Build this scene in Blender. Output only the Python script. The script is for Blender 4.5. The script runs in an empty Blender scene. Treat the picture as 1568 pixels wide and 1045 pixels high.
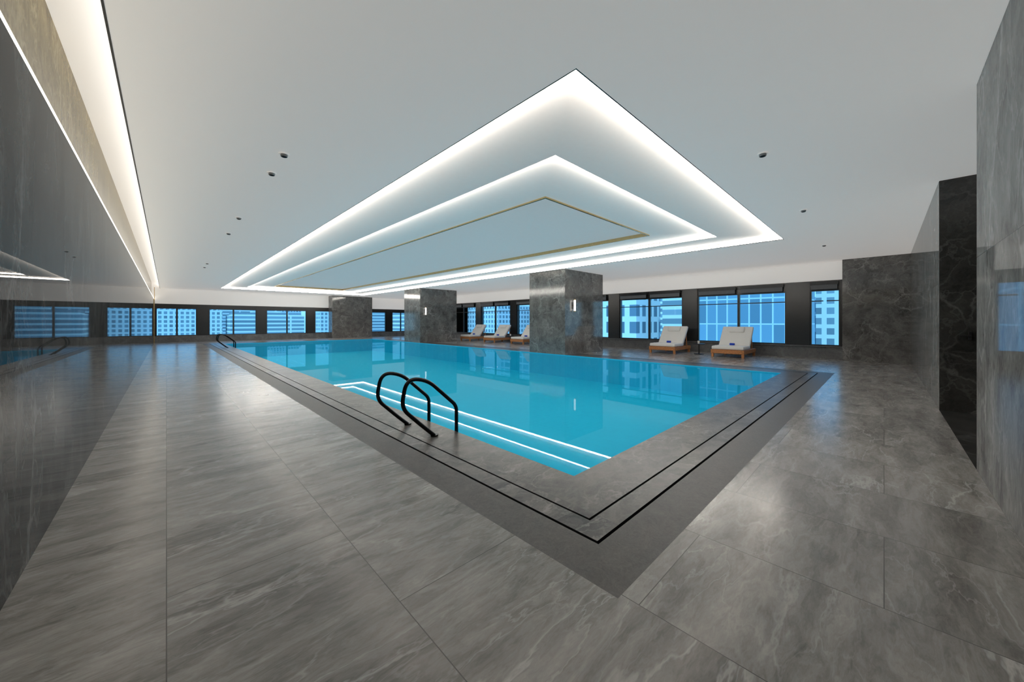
import bpy, bmesh, math, random
from mathutils import Vector, Matrix
random.seed(4)
sc = bpy.context.scene
sc.view_settings.view_transform = 'Standard'
COL = sc.collection

# ------------------------------------------------------------------ materials
def newmat(name):
    m = bpy.data.materials.new(name); m.use_nodes = True
    nt = m.node_tree; nt.nodes.clear()
    out = nt.nodes.new('ShaderNodeOutputMaterial')
    return m, nt, out

def N(nt, typ, **kw):
    n = nt.nodes.new(typ)
    for k, v in kw.items():
        if k.startswith('i_'):
            key = k[2:]
            n.inputs[int(key) if key.isdigit() else key.replace('_', ' ')].default_value = v
        else:
            setattr(n, k, v)
    return n

def plain(name, col, rough=0.5, metal=0.0, noise=0.06, emit=None, estr=0.0, nscale=12):
    m, nt, out = newmat(name)
    p = N(nt, 'ShaderNodeBsdfPrincipled')
    tc = N(nt, 'ShaderNodeTexCoord')
    nz = N(nt, 'ShaderNodeTexNoise', i_Scale=nscale, i_Detail=3.0)
    nt.links.new(tc.outputs['Object'], nz.inputs['Vector'])
    r = N(nt, 'ShaderNodeValToRGB')
    r.color_ramp.elements[0].color = (*[c*(1-noise) for c in col], 1)
    r.color_ramp.elements[1].color = (*[min(1, c*(1+noise)) for c in col], 1)
    r.color_ramp.elements[0].position = .3; r.color_ramp.elements[1].position = .7
    nt.links.new(nz.outputs['Fac'], r.inputs['Fac'])
    nt.links.new(r.outputs['Color'], p.inputs['Base Color'])
    p.inputs['Roughness'].default_value = rough
    p.inputs['Metallic'].default_value = metal
    if emit:
        p.inputs['Emission Color'].default_value = (*emit, 1)
        p.inputs['Emission Strength'].default_value = estr
    nt.links.new(p.outputs[0], out.inputs[0])
    return m

def emis(name, col, s):
    m, nt, out = newmat(name)
    e = N(nt, 'ShaderNodeEmission'); e.inputs[0].default_value = (*col, 1); e.inputs[1].default_value = s
    nt.links.new(e.outputs[0], out.inputs[0]); return m

def marble(name, c0, c1, vein, rough, axes=None, tile=(1.2, 2.4), toff=(0, 0), joint=(.05, .05, .05),
           jw=0.004, vscale=1.1, vamt=0.6, stretch=(1, 1, 1), rot=0.0, brick_off=0.0, spec=0.5, nsc=1.6, fine=0.25, vw=.035, tvar=.1, polish=False):
    m, nt, out = newmat(name)
    L = nt.links.new
    tc = N(nt, 'ShaderNodeTexCoord')
    mp = N(nt, 'ShaderNodeMapping')
    mp.inputs['Rotation'].default_value = (0, 0, rot)
    mp.inputs['Scale'].default_value = stretch
    vecin = tc.outputs['Object']
    brn = None
    if axes:
        sx = N(nt, 'ShaderNodeSeparateXYZ'); L(tc.outputs['Object'], sx.inputs[0])
        cb = N(nt, 'ShaderNodeCombineXYZ')
        a0 = N(nt, 'ShaderNodeMath', operation='ADD'); a0.inputs[1].default_value = toff[0] + 200*tile[0]
        a1 = N(nt, 'ShaderNodeMath', operation='ADD'); a1.inputs[1].default_value = toff[1] + 200*tile[1]
        L(sx.outputs[axes[0]], a0.inputs[0]); L(sx.outputs[axes[1]], a1.inputs[0])
        L(a0.outputs[0], cb.inputs[0]); L(a1.outputs[0], cb.inputs[1])
        brn = N(nt, 'ShaderNodeTexBrick'); brn.offset = brick_off; brn.squash = 1.0
        brn.inputs['Scale'].default_value = 1.0
        brn.inputs['Mortar Size'].default_value = jw/2; brn.inputs['Mortar Smooth'].default_value = 0.0
        brn.inputs['Brick Width'].default_value = tile[0]; brn.inputs['Row Height'].default_value = tile[1]
        brn.inputs['Color1'].default_value = (0, 0, 0, 1); brn.inputs['Color2'].default_value = (1, 1, 1, 1)
        brn.inputs['Mortar'].default_value = (.5, .5, .5, 1)
        L(cb.outputs[0], brn.inputs['Vector'])
        so = N(nt, 'ShaderNodeVectorMath', operation='SCALE'); so.inputs['Scale'].default_value = 17.0
        L(brn.outputs['Color'], so.inputs[0])
        va = N(nt, 'ShaderNodeVectorMath', operation='ADD'); L(tc.outputs['Object'], va.inputs[0]); L(so.outputs[0], va.inputs[1])
        vecin = va.outputs[0]
    L(vecin, mp.inputs['Vector'])
    vec = mp.outputs[0]
    dn = N(nt, 'ShaderNodeTexNoise', i_Scale=1.3, i_Detail=5.0, i_Roughness=.6)
    L(vec, dn.inputs['Vector'])
    sub = N(nt, 'ShaderNodeVectorMath', operation='SUBTRACT'); sub.inputs[1].default_value = (.5, .5, .5)
    L(dn.outputs['Color'], sub.inputs[0])
    sc1 = N(nt, 'ShaderNodeVectorMath', operation='SCALE'); sc1.inputs['Scale'].default_value = 1.1
    L(sub.outputs[0], sc1.inputs[0])
    add = N(nt, 'ShaderNodeVectorMath', operation='ADD')
    L(vec, add.inputs[0]); L(sc1.outputs[0], add.inputs[1])
    n1 = N(nt, 'ShaderNodeTexNoise', i_Scale=nsc, i_Detail=10.0, i_Roughness=.7)
    L(add.outputs[0], n1.inputs['Vector'])
    n2 = N(nt, 'ShaderNodeTexNoise', i_Scale=nsc*7, i_Detail=6.0, i_Roughness=.65)
    L(add.outputs[0], n2.inputs['Vector'])
    nm2 = N(nt, 'ShaderNodeMix', data_type='FLOAT'); nm2.inputs[0].default_value = fine
    L(n1.outputs['Fac'], nm2.inputs[2]); L(n2.outputs['Fac'], nm2.inputs[3])
    r1 = N(nt, 'ShaderNodeValToRGB')
    r1.color_ramp.elements[0].position = .36; r1.color_ramp.elements[1].position = .64
    r1.color_ramp.elements[0].color = (*c0, 1); r1.color_ramp.elements[1].color = (*c1, 1)
    L(nm2.outputs[0], r1.inputs['Fac'])
    vo = N(nt, 'ShaderNodeTexVoronoi', feature='DISTANCE_TO_EDGE'); vo.inputs['Scale'].default_value = vscale
    L(add.outputs[0], vo.inputs['Vector'])
    r2 = N(nt, 'ShaderNodeValToRGB')
    r2.color_ramp.elements[0].position = 0.0; r2.color_ramp.elements[1].position = vw
    r2.color_ramp.elements[0].color = (1, 1, 1, 1); r2.color_ramp.elements[1].color = (0, 0, 0, 1)
    L(vo.outputs['Distance'], r2.inputs['Fac'])
    vo2 = N(nt, 'ShaderNodeTexVoronoi', feature='DISTANCE_TO_EDGE'); vo2.inputs['Scale'].default_value = vscale*2.7
    L(add.outputs[0], vo2.inputs['Vector'])
    r3 = N(nt, 'ShaderNodeValToRGB')
    r3.color_ramp.elements[0].position = 0.0; r3.color_ramp.elements[1].position = vw*1.3
    r3.color_ramp.elements[0].color = (.6, .6, .6, 1); r3.color_ramp.elements[1].color = (0, 0, 0, 1)
    L(vo2.outputs['Distance'], r3.inputs['Fac'])
    mx = N(nt, 'ShaderNodeMath', operation='MAXIMUM'); L(r2.outputs[0], mx.inputs[0]); L(r3.outputs[0], mx.inputs[1])
    nm = N(nt, 'ShaderNodeTexNoise', i_Scale=.9, i_Detail=4.0)
    L(vec, nm.inputs['Vector'])
    rm = N(nt, 'ShaderNodeMapRange'); rm.inputs['From Min'].default_value = .42; rm.inputs['From Max'].default_value = .62
    rm.inputs['To Max'].default_value = vamt
    L(nm.outputs['Fac'], rm.inputs['Value'])
    mul = N(nt, 'ShaderNodeMath', operation='MULTIPLY'); L(mx.outputs[0], mul.inputs[0]); L(rm.outputs[0], mul.inputs[1])
    mix = N(nt, 'ShaderNodeMix', data_type='RGBA')
    L(mul.outputs[0], mix.inputs[0]); L(r1.outputs[0], mix.inputs[6]); mix.inputs[7].default_value = (*vein, 1)
    col = mix.outputs[2]
    if axes:
        tv = N(nt, 'ShaderNodeMapRange'); tv.inputs['To Min'].default_value = 1-tvar; tv.inputs['To Max'].default_value = 1+tvar
        L(brn.outputs['Color'], tv.inputs['Value'])
        tm = N(nt, 'ShaderNodeVectorMath', operation='SCALE')
        L(col, tm.inputs[0]); L(tv.outputs[0], tm.inputs['Scale'])
        jm = N(nt, 'ShaderNodeMix', data_type='RGBA')
        L(brn.outputs['Fac'], jm.inputs[0]); L(tm.outputs[0], jm.inputs[6]); jm.inputs[7].default_value = (*joint, 1)
        col = jm.outputs[2]
    if polish:
        df = N(nt, 'ShaderNodeBsdfDiffuse'); L(col, df.inputs[0])
        gl = N(nt, 'ShaderNodeBsdfGlossy'); gl.inputs['Roughness'].default_value = rough
        fr = N(nt, 'ShaderNodeFresnel'); fr.inputs['IOR'].default_value = 1.5
        pw = N(nt, 'ShaderNodeMath', operation='POWER'); pw.inputs[1].default_value = 1.8
        L(fr.outputs[0], pw.inputs[0])
        ms = N(nt, 'ShaderNodeMixShader'); L(pw.outputs[0], ms.inputs[0]); L(df.outputs[0], ms.inputs[1]); L(gl.outputs[0], ms.inputs[2])
        L(ms.outputs[0], out.inputs[0])
        return m
    p = N(nt, 'ShaderNodeBsdfPrincipled')
    L(col, p.inputs['Base Color'])
    rr = N(nt, 'ShaderNodeMapRange'); rr.inputs['To Min'].default_value = rough*.8; rr.inputs['To Max'].default_value = rough*1.25
    L(n1.outputs['Fac'], rr.inputs['Value']); L(rr.outputs[0], p.inputs['Roughness'])
    p.inputs['Specular IOR Level'].default_value = spec
    L(p.outputs[0], out.inputs[0])
    return m

M_floor = marble('floor_tile', (.165, .149, .133), (.46, .43, .395), (.70, .67, .63), .21, axes=(1, 0), tile=(1.8, .9),
                 joint=(.12, .11, .10), jw=.005, vscale=.6, vamt=.6, stretch=(.8, 2.9, 1), rot=.3, brick_off=.5, nsc=1.5, vw=.02)
M_cop = marble('coping_stone', (.020, .018, .016), (.17, .153, .138), (.36, .335, .31), .32, vscale=1.0, vamt=.5, rot=.6, stretch=(1.3, 2.0, 1),
               axes=(1, 0), tile=(1.2, 1.2), joint=(.04, .04, .04), fine=.2, nsc=2.2, spec=.35)
M_gran = marble('border_granite', (.055, .049, .044), (.125, .112, .102), (.2, .2, .2), .42, vscale=9, vamt=.25, stretch=(4, 4, 4), fine=.5, spec=.35)
M_col = marble('column_marble', (.075, .07, .065), (.225, .213, .197), (.46, .44, .42), .10, vscale=1.1, vamt=.55, nsc=2.2)
M_wr = marble('wall_marble_light', (.12, .117, .112), (.36, .35, .33), (.6, .58, .56), .03, axes=(0, 2), tile=(1.8, 2.15), vscale=.7, vamt=.55,
              stretch=(1.6, 1.6, .8), joint=(.1, .1, .1), tvar=.05, polish=True, vw=.03)
M_wl = marble('wall_marble_dark', (.022, .022, .022), (.098, .096, .092), (.24, .24, .235), .015, axes=(1, 2), tile=(2.4, 3.1), vscale=.8, vamt=.5,
              stretch=(1, 1.8, .8), joint=(.03, .03, .03), polish=True)
M_dark = marble('niche_marble', (.018, .017, .016), (.07, .067, .06), (.2, .19, .18), .2, vscale=.9, vamt=.45)
M_gold = marble('warm_marble', (.11, .08, .032), (.30, .235, .11), (.5, .42, .24), .05, vscale=1.0, vamt=.5, stretch=(1, 1.5, 1), axes=(1, 2), tile=(1.2, 3), joint=(.06, .05, .03), polish=True)
M_sill = marble('sill_marble', (.10, .10, .10), (.2, .195, .19), (.32, .32, .32), .2, vscale=1.5, vamt=.4)
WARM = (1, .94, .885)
M_white = plain('ceiling_paint_glow', (.80, .765, .735), .85, noise=.01, emit=WARM, estr=.29)  # plain white ceiling paint; emission added as fill light for the room
M_tray = plain('tray_paint_glow', (.78, .72, .68), .85, noise=.01, emit=WARM, estr=.20)  # tray paint with a faint added glow, brighter than the coves make it
M_centre = plain('centre_paint_glow', (.74, .63, .59), .85, noise=.01, emit=(1, .90, .85), estr=.24)  # centre panel is paint too; warm emission added to lift its brightness
M_band = plain('white_paint_glow', (.82, .80, .78), .8, noise=.01, emit=WARM, estr=.24)  # ordinary white paint made to glow slightly, added brightness
M_slotw = plain('slot_paint_glow', (.82, .81, .80), .8, noise=.01, emit=WARM, estr=.25)  # slot paint also emits, on top of the light from its LED
M_black = plain('black_metal', (.012, .012, .013), .35, noise=.3)
M_panel = plain('black_panel', (.02, .019, .019), .25)
M_slot = plain('drain_slot', (.006, .006, .006), .7)
M_grey = plain('fixture_grey', (.25, .25, .25), .5)
M_bronze = plain('bronze_trim', (.62, .45, .22), .22, 1.0)
M_rail = plain('dark_bronze', (.022, .019, .018), .22, .85)
M_blind = plain('blind_fabric', (.16, .16, .165), .8)
M_wood = plain('teak_wood', (.50, .20, .065), .45, noise=.3, nscale=25)
M_cush = plain('cushion_fabric', (.88, .84, .79), .9, noise=.05, nscale=60)
M_blue = plain('blue_towel', (.02, .07, .55), .9)
E_cove = emis('cove_led', (1.0, .94, .85), 44)
E_cove2 = emis('cove_led_side', (1.0, .96, .90), 5)
E_warm = emis('ledge_led', (1.0, .93, .78), 8)
E_edge = emis('edge_diffuser', (1.0, .95, .84), 3.5)
E_lamp = emis('lamp_glass', (1, .96, .9), 3)

def pool_tile():
    m, nt, out = newmat('pool_mosaic_glow'); L = nt.links.new
    tc = N(nt, 'ShaderNodeTexCoord')
    br = N(nt, 'ShaderNodeTexBrick'); br.offset = 0
    for k, v in (('Scale', 1.0), ('Mortar Size', .004), ('Brick Width', .15), ('Row Height', .15)):
        br.inputs[k].default_value = v
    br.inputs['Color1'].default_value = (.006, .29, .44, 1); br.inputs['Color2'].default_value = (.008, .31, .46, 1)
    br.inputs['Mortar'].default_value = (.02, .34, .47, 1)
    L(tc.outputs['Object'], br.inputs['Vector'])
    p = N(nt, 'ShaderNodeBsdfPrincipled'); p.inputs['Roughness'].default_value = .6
    p.inputs['Emission Color'].default_value = (.008, .55, .90, 1); p.inputs['Emission Strength'].default_value = .17  # cyan glow put into the tiles in place of underwater lighting
    L(br.outputs['Color'], p.inputs['Base Color'])
    L(p.outputs[0], out.inputs[0]); return m
M_pool = pool_tile()

def water_mat():
    m, nt, out = newmat('pool_water'); L = nt.links.new
    fr = N(nt, 'ShaderNodeFresnel'); fr.inputs['IOR'].default_value = 1.33
    mm = N(nt, 'ShaderNodeMath', operation='MULTIPLY'); mm.inputs[1].default_value = .38
    L(fr.outputs[0], mm.inputs[0])
    tr = N(nt, 'ShaderNodeBsdfTransparent'); tr.inputs[0].default_value = (.5, .99, 1, 1)
    gl = N(nt, 'ShaderNodeBsdfGlossy'); gl.inputs['Roughness'].default_value = .015
    mx = N(nt, 'ShaderNodeMixShader')
    L(mm.outputs[0], mx.inputs[0]); L(tr.outputs[0], mx.inputs[1]); L(gl.outputs[0], mx.inputs[2])
    L(mx.outputs[0], out.inputs[0]); return m
M_water = water_mat()

def glass_mat():
    m, nt, out = newmat('tinted_glass'); L = nt.links.new
    fr = N(nt, 'ShaderNodeFresnel'); fr.inputs['IOR'].default_value = 1.25
    tr = N(nt, 'ShaderNodeBsdfTransparent'); tr.inputs[0].default_value = (.55, .86, 1, 1)
    gl = N(nt, 'ShaderNodeBsdfGlossy'); gl.inputs['Roughness'].default_value = .01
    mx = N(nt, 'ShaderNodeMixShader')
    L(fr.outputs[0], mx.inputs[0]); L(tr.outputs[0], mx.inputs[1]); L(gl.outputs[0], mx.inputs[2])
    L(mx.outputs[0], out.inputs[0]); return m
M_glass = glass_mat()

def facade(name, wall, win, w, h, mort=.3):
    m, nt, out = newmat(name); L = nt.links.new
    tc = N(nt, 'ShaderNodeTexCoord')
    sx = N(nt, 'ShaderNodeSeparateXYZ'); L(tc.outputs['Object'], sx.inputs[0])
    a = N(nt, 'ShaderNodeMath', operation='ADD'); L(sx.outputs[0], a.inputs[0]); L(sx.outputs[1], a.inputs[1])
    cb = N(nt, 'ShaderNodeCombineXYZ'); L(a.outputs[0], cb.inputs[0]); L(sx.outputs[2], cb.inputs[1])
    br = N(nt, 'ShaderNodeTexBrick'); br.offset = 0
    br.inputs['Scale'].default_value = 1
    br.inputs['Brick Width'].default_value = w; br.inputs['Row Height'].default_value = h
    br.inputs['Mortar Size'].default_value = mort; br.inputs['Mortar Smooth'].default_value = 0
    br.inputs['Color1'].default_value = (*win, 1); br.inputs['Color2'].default_value = (*[c*.6 for c in win], 1)
    br.inputs['Mortar'].default_value = (*wall, 1)
    L(cb.outputs[0], br.inputs['Vector'])
    p = N(nt, 'ShaderNodeBsdfPrincipled'); p.inputs['Roughness'].default_value = .5
    L(br.outputs['Color'], p.inputs['Base Color']); L(p.outputs[0], out.inputs[0]); return m
F = [facade('facade_white', (.88, .88, .88), (.20, .28, .36), 2.4, 3.1, .5),
     facade('facade_blue', (.60, .70, .76), (.24, .40, .52), 1.3, 3.4, .09),
     facade('facade_pale', (.78, .82, .85), (.36, .46, .56), 4.2, 3.0, .38),
     facade('facade_banded', (.86, .86, .84), (.34, .42, .48), 30, 1.6, .32),
     facade('facade_dense', (.80, .81, .82), (.30, .38, .44), 1.5, 1.6, .3)]

# ------------------------------------------------------------------ mesh helpers
def link(o, parent=None):
    COL.objects.link(o)
    if parent: o.parent = parent
    return o

def mesh_obj(name, verts, faces, mats, fm=None, parent=None, smooth=False):
    me = bpy.data.meshes.new(name); me.from_pydata(verts, [], faces)
    for m in mats: me.materials.append(m)
    if fm:
        for p, i in zip(me.polygons, fm): p.material_index = i
    if smooth:
        for p in me.polygons: p.use_smooth = True
    me.update()
    return link(bpy.data.objects.new(name, me), parent)

def bm_box(bm, lo, hi, mi=0, bev=0, seg=2, M=None):
    b = bmesh.new()
    bmesh.ops.create_cube(b, size=1)
    for v in b.verts:
        v.co = Vector([lo[i] + (v.co[i]+.5)*(hi[i]-lo[i]) for i in range(3)])
    if bev > 0:
        bmesh.ops.bevel(b, geom=list(b.edges), offset=bev, segments=seg, affect='EDGES', profile=.5)
    if M is not None: b.transform(M)
    for f in b.faces: f.material_index = mi
    t = bpy.data.meshes.new('t'); b.to_mesh(t); b.free()
    bm.from_mesh(t); bpy.data.meshes.remove(t)

def bm_cyl(bm, c, r, z0, z1, mi=0, r2=None, seg=24, M=None):
    b = bmesh.new()
    bmesh.ops.create_cone(b, cap_ends=True, segments=seg, radius1=r, radius2=r if r2 is None else r2, depth=z1-z0)
    b.transform(Matrix.Translation((c[0], c[1], (z0+z1)/2)))
    if M is not None: b.transform(M)
    for f in b.faces: f.material_index = mi
    t = bpy.data.meshes.new('t'); b.to_mesh(t); b.free()
    bm.from_mesh(t); bpy.data.meshes.remove(t)

def bm_obj(name, bm, mats, parent=None, loc=(0, 0, 0), smooth=False):
    me = bpy.data.meshes.new(name); bm.to_mesh(me); bm.free()
    for m in mats: me.materials.append(m)
    if smooth:
        for p in me.polygons: p.use_smooth = True
    o = bpy.data.objects.new(name, me); o.location = loc
    return link(o, parent)

def boxes(name, items, mats, parent=None, loc=(0, 0, 0), bev=0):
    bm = bmesh.new()
    for it in items:
        lo, hi = it[0], it[1]; mi = it[2] if len(it) > 2 else 0
        bm_box(bm, lo, hi, mi, bev)
    return bm_obj(name, bm, mats, parent, loc)

def empty(name, loc=(0, 0, 0), rz=0):
    e = bpy.data.objects.new(name, None); e.location = loc; e.rotation_euler = (0, 0, rz); e.empty_display_size = .2
    return link(e)

def rect(a): return [(a[0], a[1]), (a[2], a[1]), (a[2], a[3]), (a[0], a[3])]
def grow(a, d): return (a[0]-d, a[1]-d, a[2]+d, a[3]+d)

class RM:
    def __init__(s): s.v = []; s.f = []; s.m = []
    def ring(s, ra, za, rb, zb, mi):
        A = rect(ra); B = rect(rb)
        for i in range(4):
            j = (i+1) % 4; n = len(s.v)
            s.v += [(*A[i], za), (*A[j], za), (*B[j], zb), (*B[i], zb)]
            s.f.append((n, n+1, n+2, n+3)); s.m.append(mi)
    def quad(s, pts, mi):
        n = len(s.v); s.v += pts; s.f.append((n, n+1, n+2, n+3)); s.m.append(mi)

# ------------------------------------------------------------------ dimensions
XL, XR, YN, YF, ZC = -.62, 19.2, -.65, 36.0, 3.9
POOL = (2.85, 2.09, 12.95, 31.0)

# ------------------------------------------------------------------ floor
r = RM()
g = lambda d: grow(POOL, d)
r.ring(g(.53), 0, g(0), 0, 1)
r.ring(g(.55), -.03, g(.53), -.03, 3)
r.ring(g(.73), 0, g(.55), 0, 1)
r.ring(g(.755), -.03, g(.73), -.03, 3)
r.ring(g(1.09), 0, g(.755), 0, 2)
for d in (.53, .55, .73, .755):
    r.ring(g(d), 0, g(d), -.03, 3)
r.ring((XL, YN, XR, YF), 0, g(1.09), 0, 0)
r.quad([(5.9, -2.2, 0), (9.5, -2.2, 0), (9.5, YN, 0), (5.9, YN, 0)], 4)
mesh_obj('floor', r.v, r.f, [M_floor, M_cop, M_gran, M_slot, M_dark], r.m)

# ------------------------------------------------------------------ pool
pe = empty('swimming_pool', (0, 0, 0))
r = RM()
ZB = -1.0
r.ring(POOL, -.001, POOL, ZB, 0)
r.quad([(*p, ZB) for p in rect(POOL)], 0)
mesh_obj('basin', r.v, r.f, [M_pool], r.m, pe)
r = RM(); Zw = -.03
r.quad([(*p, Zw) for p in rect(POOL)], 0)
mesh_obj('water_surface', r.v, r.f, [M_water], r.m, pe)

# ------------------------------------------------------------------ ceiling
T1 = (2.79, 2.02, 12.95, 33.0)
T2 = grow(T1, -1.37); T3 = grow(T1, -2.75)
r = RM()
r.ring((XL+.27, YN, XR, YF), ZC, T1, ZC, 0)
r.ring(T1, ZC, grow(T1, -.014), ZC, 3)
T1i = grow(T1, -.014)
r.ring(T1i, ZC, T1i, ZC+.02, 3)
r.ring(T1i, ZC+.02, T1i, ZC+.09, 1)
r.ring(T1i, ZC+.09, T1i, ZC+.13, 4)
r.ring(T1i, ZC+.13, T2, ZC+.08, 4)
r.ring(T2, ZC+.08, T2, ZC+.095, 4)
r.ring(T2, ZC+.095, T2, ZC+.15, 1)
r.ring(T2, ZC+.15, T2, ZC+.19, 4)
r.ring(T2, ZC+.19, T3, ZC+.15, 4)
r.ring(T3, ZC+.12, grow(T3, -.04), ZC+.12, 2)
T3i = grow(T3, -.04)
r.ring(T3, ZC+.15, T3, ZC+.12, 2)
r.ring(T3i, ZC+.12, T3i, ZC+.22, 2)
r.quad([(*p, ZC+.22) for p in rect(T3i)], 5)
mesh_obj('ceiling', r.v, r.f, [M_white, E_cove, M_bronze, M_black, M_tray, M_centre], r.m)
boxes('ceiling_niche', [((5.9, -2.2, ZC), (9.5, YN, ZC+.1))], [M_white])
# side slot above left wall
r = RM(); xs = XL+.27
r.quad([(-.78, YN, 4.3), (xs, YN, 4.3), (xs, YF, 4.3), (-.78, YF, 4.3)], 0)
r.quad([(xs, YN, ZC), (xs, YF, ZC), (xs, YF, ZC+.22), (xs, YN, ZC+.22)], 0)
r.quad([(xs, YN, ZC+.22), (xs, YF, ZC+.22), (xs, YF, ZC+.32), (xs, YN, ZC+.32)], 1)
r.quad([(xs, YN, ZC+.32), (xs, YF, ZC+.32), (xs, YF, 4.3), (xs, YN, 4.3)], 0)
mesh_obj('ceiling_slot', r.v, r.f, [M_slotw, E_cove2], r.m)
boxes('trim_4', [((xs-.004, YN, ZC-.006), (xs+.012, YF, ZC+.01))], [M_black])

# ------------------------------------------------------------------ walls
boxes('wall_left', [((XL-.3, YN, 0), (XL, YF, 3.08))], [M_wl])
boxes('wall_left_upper', [((XL-.3, YN, 3.08), (-.76, YF, 4.4))], [M_gold])
boxes('trim_1', [((-.74, YN, 3.08), (-.70, YF, 3.10), 0), ((XL-.03, YN, 3.08), (XL, YF, 3.115), 1)], [E_warm, E_edge])
boxes('trim_2', [((XL, YF-.9, 0), (XL+.03, YF-.85, ZC), 0)], [M_bronze])
boxes('wall_right', [((-.92, YN-.3, 0), (5.9, YN, 4.4)), ], [M_wr])
boxes('wall_right_far', [((9.5, YN-.3, 0), (18.8, YN, ZC+.05))], [M_wr])
boxes('wall_niche', [((9.5, -2.2, 0), (9.7, YN-.3, ZC+.05)), ((5.7, -2.2, 0), (5.9, YN-.3, ZC+.05)), ((5.7, -2.4, 0), (9.7, -2.2, ZC+.05)),
                     ((9.48, -2.2, 0), (9.5, YN-.004, ZC))], [M_dark])
boxes('door_handle', [((9.42, -.99, 1.20), (9.48, -.96, 1.34)), ((9.40, -.99, 1.25), (9.43, -.86, 1.28))], [M_black], bev=.004)
boxes('wall_corner', [((18.8, YN-.3, 0), (19.5, 1.12, ZC+.05))], [M_col])

def window(name, y0, y1, z0, z1, axis, plane, split=True, transom=True):
    """axis 'x': wall plane x=plane, spans y ; axis 'y': wall plane y=plane, spans x"""
    e = empty(name, (0, 0, 0))
    def B(a0, a1, d0, d1, zz0, zz1, mi=0):
        if axis == 'x': return ((plane+d0, a0, zz0), (plane+d1, a1, zz1), mi)
        return ((a0, plane+d0, zz0), (a1, plane+d1, zz1), mi)
    t = .05; it = [B(y0, y1, .02, .12, z0, z0+t), B(y0, y1, .02, .12, z1-t, z1), B(y0, y0+t, .02, .12, z0+t, z1-t), B(y1-t, y1, .02, .12, z0+t, z1-t)]
    ym = (y0+y1)/2
    if split: it.append(B(ym-.05, ym+.05, .01, .13, z0+t, z1-t))
    if transom:
        zt = z1-.45
        it.append(B(y0+t, ym-.05, .04, .10, zt-.02, zt+.02)); it.append(B(ym+.05, y1-t, .04, .10, zt-.02, zt+.02))
    boxes('frame', it, [M_black], e)
    boxes('pane', [B(y0+t, y1-t, .065, .075, z0+t, z1-t)], [M_glass], e)
    return e

nw = 1
SZ = .52
wins = [(1.2, 2.13)] + [(2.92+4.3*i, 6.5+4.3*i) for i in range(8)]
wins = [(a, min(b, 35.8)) for a, b in wins if a < 35]
for a, b in wins:
    window('window_%d' % nw, a, b, SZ, 2.80, 'x', XR, split=(b-a) > 1.5); nw += 1
posts = []
ys = sorted(wins); prev = 1.12
for a, b in ys:
    posts.append((prev, a)); prev = b
posts.append((prev, YF))
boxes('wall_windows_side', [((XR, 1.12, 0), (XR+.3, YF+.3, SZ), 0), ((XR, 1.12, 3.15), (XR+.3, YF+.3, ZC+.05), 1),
                       ((XR+.02, 1.12, 2.8), (XR+.3, YF+.3, 3.15), 2)] +
      [((XR-.03, a, SZ), (XR+.3, b, 3.15), 2) for a, b in posts], [M_sill, M_band, M_panel])
boxes('trim_3', [((XR-.10, 1.12, SZ-.04), (XR+.02, YF, SZ), 0), ((XR-.02, 1.12, 3.15), (XR+.0, YF, 3.17), 1)], [M_sill, M_black])
fw = [(-.55, 1.65), (2.35, 5.35), (6.05, 9.05), (9.75, 12.75), (13.45, 16.45), (17.15, 19.1)]
for a, b in fw:
    window('window_%d' % nw, a, b, SZ-.05, 2.5, 'y', YF, transom=False); nw += 1
posts = []; prev = XL-.3
for a, b in fw: posts.append((prev, a)); prev = b
posts.append((prev, XR))
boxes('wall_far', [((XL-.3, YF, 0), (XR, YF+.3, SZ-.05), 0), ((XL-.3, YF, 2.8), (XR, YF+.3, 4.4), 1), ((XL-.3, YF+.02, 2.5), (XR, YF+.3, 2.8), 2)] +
      [((a, YF-.03, SZ-.05), (b, YF+.3, 2.8), 2) for a, b in posts], [M_sill, M_band, M_panel])

for a, b in wins:
    if b-a > 1.5: seg = [(a+.08, (a+b)/2-.08), ((a+b)/2+.08, b-.08)]
    else: seg = [(a+.05, b-.02)]
    for s0, s1 in seg:
        boxes('roller_blind', [((XR-.16, s0, 2.99), (XR-.02, s1, 3.12), 0), ((XR-.15, s0+.03, 2.82), (XR-.12, s1-.03, 2.99), 1),
                               ((XR-.155, s0+.03, 2.80), (XR-.115, s1-.03, 2.82), 0)], [M_black, M_blind])

# ------------------------------------------------------------------ columns
def column(x0, y0, x1, y1, top=ZC):
    e = empty('marble_column', ((x0+x1)/2, (y0+y1)/2, 0))
    cx, cy = e.location.x, e.location.y
    boxes('shaft', [((x0-cx, y0-cy, -.08), (x1-cx, y1-cy, top+.0))], [M_col], e, bev=.008)
    j = []
    for z in (1.3, 2.6):
        j.append(((x0-cx-.002, y0-cy-.002, z), (x1-cx+.002, y1-cy+.002, z+.004)))
    boxes('joints', j, [M_panel], e)
    return e
column(12.96, 10, 16.1, 12.2); column(12.96, 22.85, 16.1, 25.2)
column(10.9, 35.0, 14.6, 35.99)
def sconce(x, y, z):
    e = empty('wall_sconce', (x, y, z))
    boxes('backplate', [((-.07, -.02, -.16), (.07, 0, .16))], [M_black], e, bev=.004)
    bm = bmesh.new(); bm_cyl(bm, (0, -.10), .045, -.25, .25); bm_obj('lamp_tube', bm, [E_lamp], e)
    bm = bmesh.new(); bm_cyl(bm, (0, -.10), .055, .25, .29); bm_cyl(bm, (0, -.10), .055, -.29, -.25)
    bm_box(bm, (-.02, -.06, -.03), (.02, -.01, .03)); bm_obj('caps', bm, [M_bronze], e)
sconce(13.55, 9.99, 2.25); sconce(13.35, 22.84, 2.25)

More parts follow.
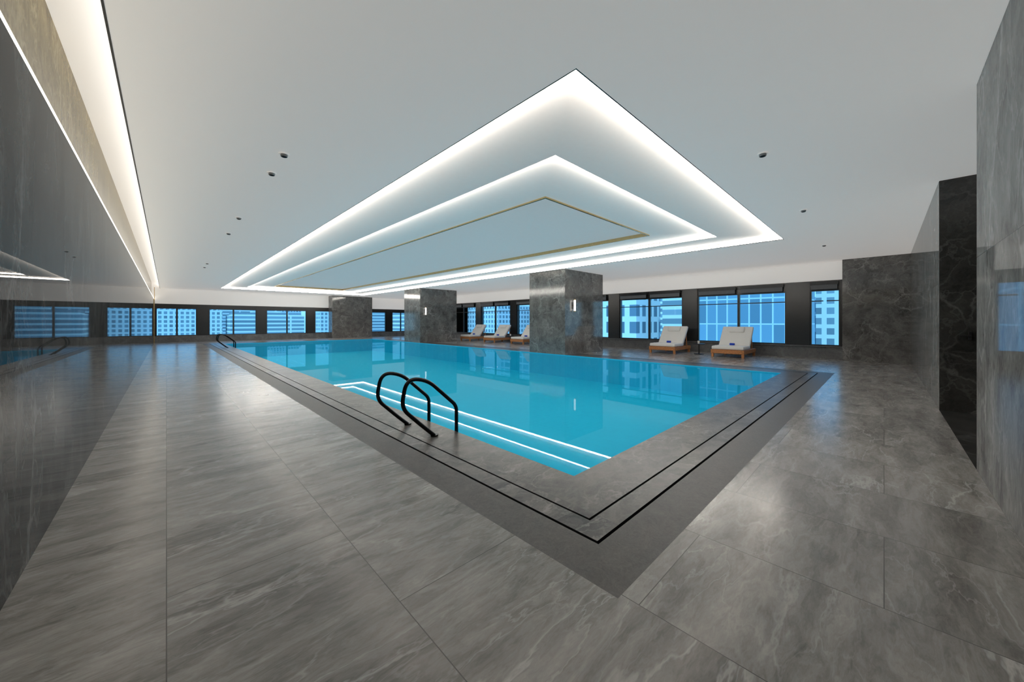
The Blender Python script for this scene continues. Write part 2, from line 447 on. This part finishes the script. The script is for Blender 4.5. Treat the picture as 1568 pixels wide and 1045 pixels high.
# ------------------------------------------------------------------ ceiling fixtures
def downlight(x, y):
    e = empty('ceiling_downlight', (x, y, ZC))
    bm = bmesh.new(); bm_cyl(bm, (0, 0), .065, -.012, 0, 0); bm_cyl(bm, (0, 0), .042, -.04, -.012, 1, r2=.045)
    bm_cyl(bm, (0, 0), .03, -.045, -.04, 2)
    bm_obj('body', bm, [M_band, M_grey, M_slot], e)
for x, y in ((1.21, 5.95), (1.22, 6.84), (1.2, 10.3), (1.21, 12.3), (1.2, 19.2), (1.2, 20.6), (6.12, 1.2), (9.84, 1.2), (14.8, 1.3)):
    downlight(x, y)

# ------------------------------------------------------------------ hand rails
def tube(name, pts, rad, mat, parent):
    cu = bpy.data.curves.new(name, 'CURVE'); cu.dimensions = '3D'; cu.bevel_depth = rad; cu.bevel_resolution = 6; cu.use_fill_caps = True
    P = [Vector(p) for p, _ in pts]; out = [P[0]]
    for i in range(1, len(P)-1):
        rr = pts[i][1]; a = (P[i-1]-P[i]).normalized(); b = (P[i+1]-P[i]).normalized()
        s, e = P[i]+a*rr, P[i]+b*rr
        for t in range(9):
            t /= 8; out.append(s*(1-t)**2 + P[i]*2*t*(1-t) + e*t*t)
    out.append(P[-1])
    sp = cu.splines.new('POLY'); sp.points.add(len(out)-1)
    for q, p in zip(sp.points, out): q.co = (*p, 1)
    o = bpy.data.objects.new(name, cu); link(o)
    dg = bpy.context.evaluated_depsgraph_get(); me = bpy.data.meshes.new_from_object(o.evaluated_get(dg))
    bpy.data.objects.remove(o)
    o = bpy.data.objects.new(name, me); me.materials.append(mat) if not me.materials else None
    me.materials[0] = mat
    for p in me.polygons: p.use_smooth = True
    return link(o, parent)
def ladder(y):
    e = empty('pool_handrail', (2.5, y, 0))
    for i, dy in enumerate((-.36, .36)):
        pts = [((.04, dy, 0), 0), ((-.16, dy, .18), .1), ((-.43, dy, .44), .12), ((-.36, dy, .80), .16), ((-.06, dy, .74), .14), ((.385, dy, .34), .08), ((.385, dy, -.2), 0)]
        tube('rail_%d' % (i+1), pts, .025, M_rail, e)
        bm = bmesh.new(); bm_cyl(bm, (.035, dy), .05, 0, .02); bm_obj('flange_%d' % (i+1), bm, [M_rail], e)
ladder(4.46); ladder(26.5)

# ------------------------------------------------------------------ loungers (foot towards -x)
def lounger(x, y, towel=True):
    e = empty('pool_lounger', (x, y, 0))
    W = .62
    it = [((0, -W, .16), (1.95, -W+.06, .32)), ((0, W-.06, .16), (1.95, W, .32)), ((0, -W+.06, .16), (.06, W-.06, .32)), ((1.89, -W+.06, .20), (1.95, W-.06, .32))]
    for lx in (.03, 1.8):
        for ly in (-W+.01, W-.10): it.append(((lx, ly, 0), (lx+.09, ly+.09, .21)))
    for i in range(11): it.append(((.10+i*.10, -W+.06, .28), (.17+i*.10, W-.06, .31)))
    boxes('frame', it, [M_wood], e, bev=.008)
    ang = math.radians(52)
    Mb = Matrix.Translation((1.12, 0, .33)) @ Matrix.Rotation(-ang, 4, 'Y')
    bm = bmesh.new()
    for ly in (-W+.05, W-.11): bm_box(bm, (0, ly, 0), (1.0, ly+.06, .04), 0, .006, M=Mb)
    for i in range(8): bm_box(bm, (.08+i*.115, -W+.11, .005), (.15+i*.115, W-.11, .03), 0, .004, M=Mb)
    for ly in (-W+.07, W-.11): bm_box(bm, (0, 0, 0), (.04, .04, .72), 0, 0, M=Matrix.Translation((1.66, ly, .26)) @ Matrix.Rotation(-.15, 4, 'Y'))
    bm_obj('back_support', bm, [M_wood], e)
    bm = bmesh.new(); bm_box(bm, (.02, -W+.02, .325), (1.12, W-.02, .47), 0, .045, 4)
    bm_box(bm, (.5, -W+.018, .39), (.51, W-.018, .472), 0)
    bm_obj('seat_cushion', bm, [M_cush], e, smooth=True)
    bm = bmesh.new(); bm_box(bm, (.02, -W+.02, .05), (1.08, W-.02, .19), 0, .05, 4, M=Mb); bm_obj('back_cushion', bm, [M_cush], e, smooth=True)
    bm = bmesh.new(); bm_box(bm, (.72, -.3, .15), (1.02, .3, .27), 0, .055, 4, M=Mb); bm_obj('head_pillow', bm, [M_cush], e, smooth=True)
    if towel:
        bm = bmesh.new()
        bm_cyl(bm, (0, 0), .05, -.09, .09, M=Matrix.Translation((.95, .05, .515)) @ Matrix.Rotation(math.pi/2, 4, 'X'))
        bm_obj('rolled_towel', bm, [M_blue], e, smooth=False)
for y in (4.57, 7.32): lounger(16.9, y)
for y in (17.1, 20.0, 22.9): lounger(16.9, y)
def side_table(x, y):
    e = empty('side_table', (x, y, 0))
    bm = bmesh.new(); bm_cyl(bm, (0, 0), .2, 0, .02); bm_cyl(bm, (0, 0), .025, .02, .46); bm_cyl(bm, (0, 0), .26, .46, .49, seg=40); bm_obj('table', bm, [M_black], e)
    bm = bmesh.new(); bm_cyl(bm, (.05, .03), .04, .49, .62, r2=.05); bm_obj('cup', bm, [M_cush], e)
side_table(17.7, 5.93); side_table(17.7, 18.55)

# ------------------------------------------------------------------ city outside
mesh_obj('ground', [(-300, -300, -60), (600, -300, -60), (600, 600, -60), (-300, 600, -60)], [(0, 1, 2, 3)], [plain('city_ground', (.35, .42, .45), .9, nscale=.05, noise=.4)])
def bld(x, y, w, d, top, mi):
    e = empty('office_building', (x, y, -60))
    h = top+60
    boxes('tower', [((-w/2, -d/2, 0), (w/2, d/2, h)), ((-w/2+1, -d/2+1, h), (w/2-1, d/2-1, h+1.2)), ((-w*.2, -d*.2, h), (w*.2, d*.2, h+3.5))], [F[mi]], e)
for a in [(66, 35, 10, 8, 22, 0), (70, 24, 10, 8, 7, 3), (62, 13, 12, 12, 24, 1), (95, 12, 16, 8, 5, 2), (80, 5, 12, 5, 9, 4), (110, 48, 18, 12, 5, 3), (100, 75, 15, 20, 16, 1),
          (90, 100, 20, 20, 6, 4), (130, 120, 20, 25, 25, 2), (80, 140, 22, 18, 5, 3), (55, 170, 18, 15, 9, 4), (30, 180, 25, 15, 4, 3), (5, 190, 22, 15, 6, 4),
          (-20, 200, 25, 15, 5, 1), (20, 240, 30, 15, 8, 3), (50, 260, 20, 20, 14, 4), (85, 200, 20, 20, 10, 3), (-45, 230, 25, 20, 9, 4), (170, 60, 20, 18, 14, 0)]:
    bld(*a)

# ------------------------------------------------------------------ world + sun
w = bpy.data.worlds.new('World'); sc.world = w; w.use_nodes = True; nt = w.node_tree; nt.nodes.clear(); L = nt.links.new
wo = N(nt, 'ShaderNodeOutputWorld'); bg = N(nt, 'ShaderNodeBackground'); bg.inputs[1].default_value = 1.5
tc = N(nt, 'ShaderNodeTexCoord'); sx = N(nt, 'ShaderNodeSeparateXYZ'); L(tc.outputs['Generated'], sx.inputs[0])
rp = N(nt, 'ShaderNodeValToRGB'); cr = rp.color_ramp
cr.elements[0].position = 0; cr.elements[0].color = (.55, .72, .85, 1)
cr.elements[1].position = 1; cr.elements[1].color = (.25, .45, .8, 1)
x = cr.elements.new(.03); x.color = (.80, .90, .97, 1)
x = cr.elements.new(.15); x.color = (.40, .65, .95, 1)
L(sx.outputs[2], rp.inputs[0]); L(rp.outputs[0], bg.inputs[0]); L(bg.outputs[0], wo.inputs[0])
sl = bpy.data.lights.new('sun', 'SUN'); sl.energy = 3; sl.angle = .05
so = link(bpy.data.objects.new('sun', sl)); so.rotation_euler = (math.radians(50), 0, math.radians(-60))

# ------------------------------------------------------------------ camera
cd = bpy.data.cameras.new('camera'); cam = link(bpy.data.objects.new('camera', cd))
cam.location = (0, 0, 1.5); cam.rotation_euler = (math.pi/2, 0, math.radians(-43.94))
cd.sensor_width = 36; cd.lens = 12.605; cd.shift_y = -.0188; cd.clip_start = .02; cd.clip_end = 2000
sc.camera = cam
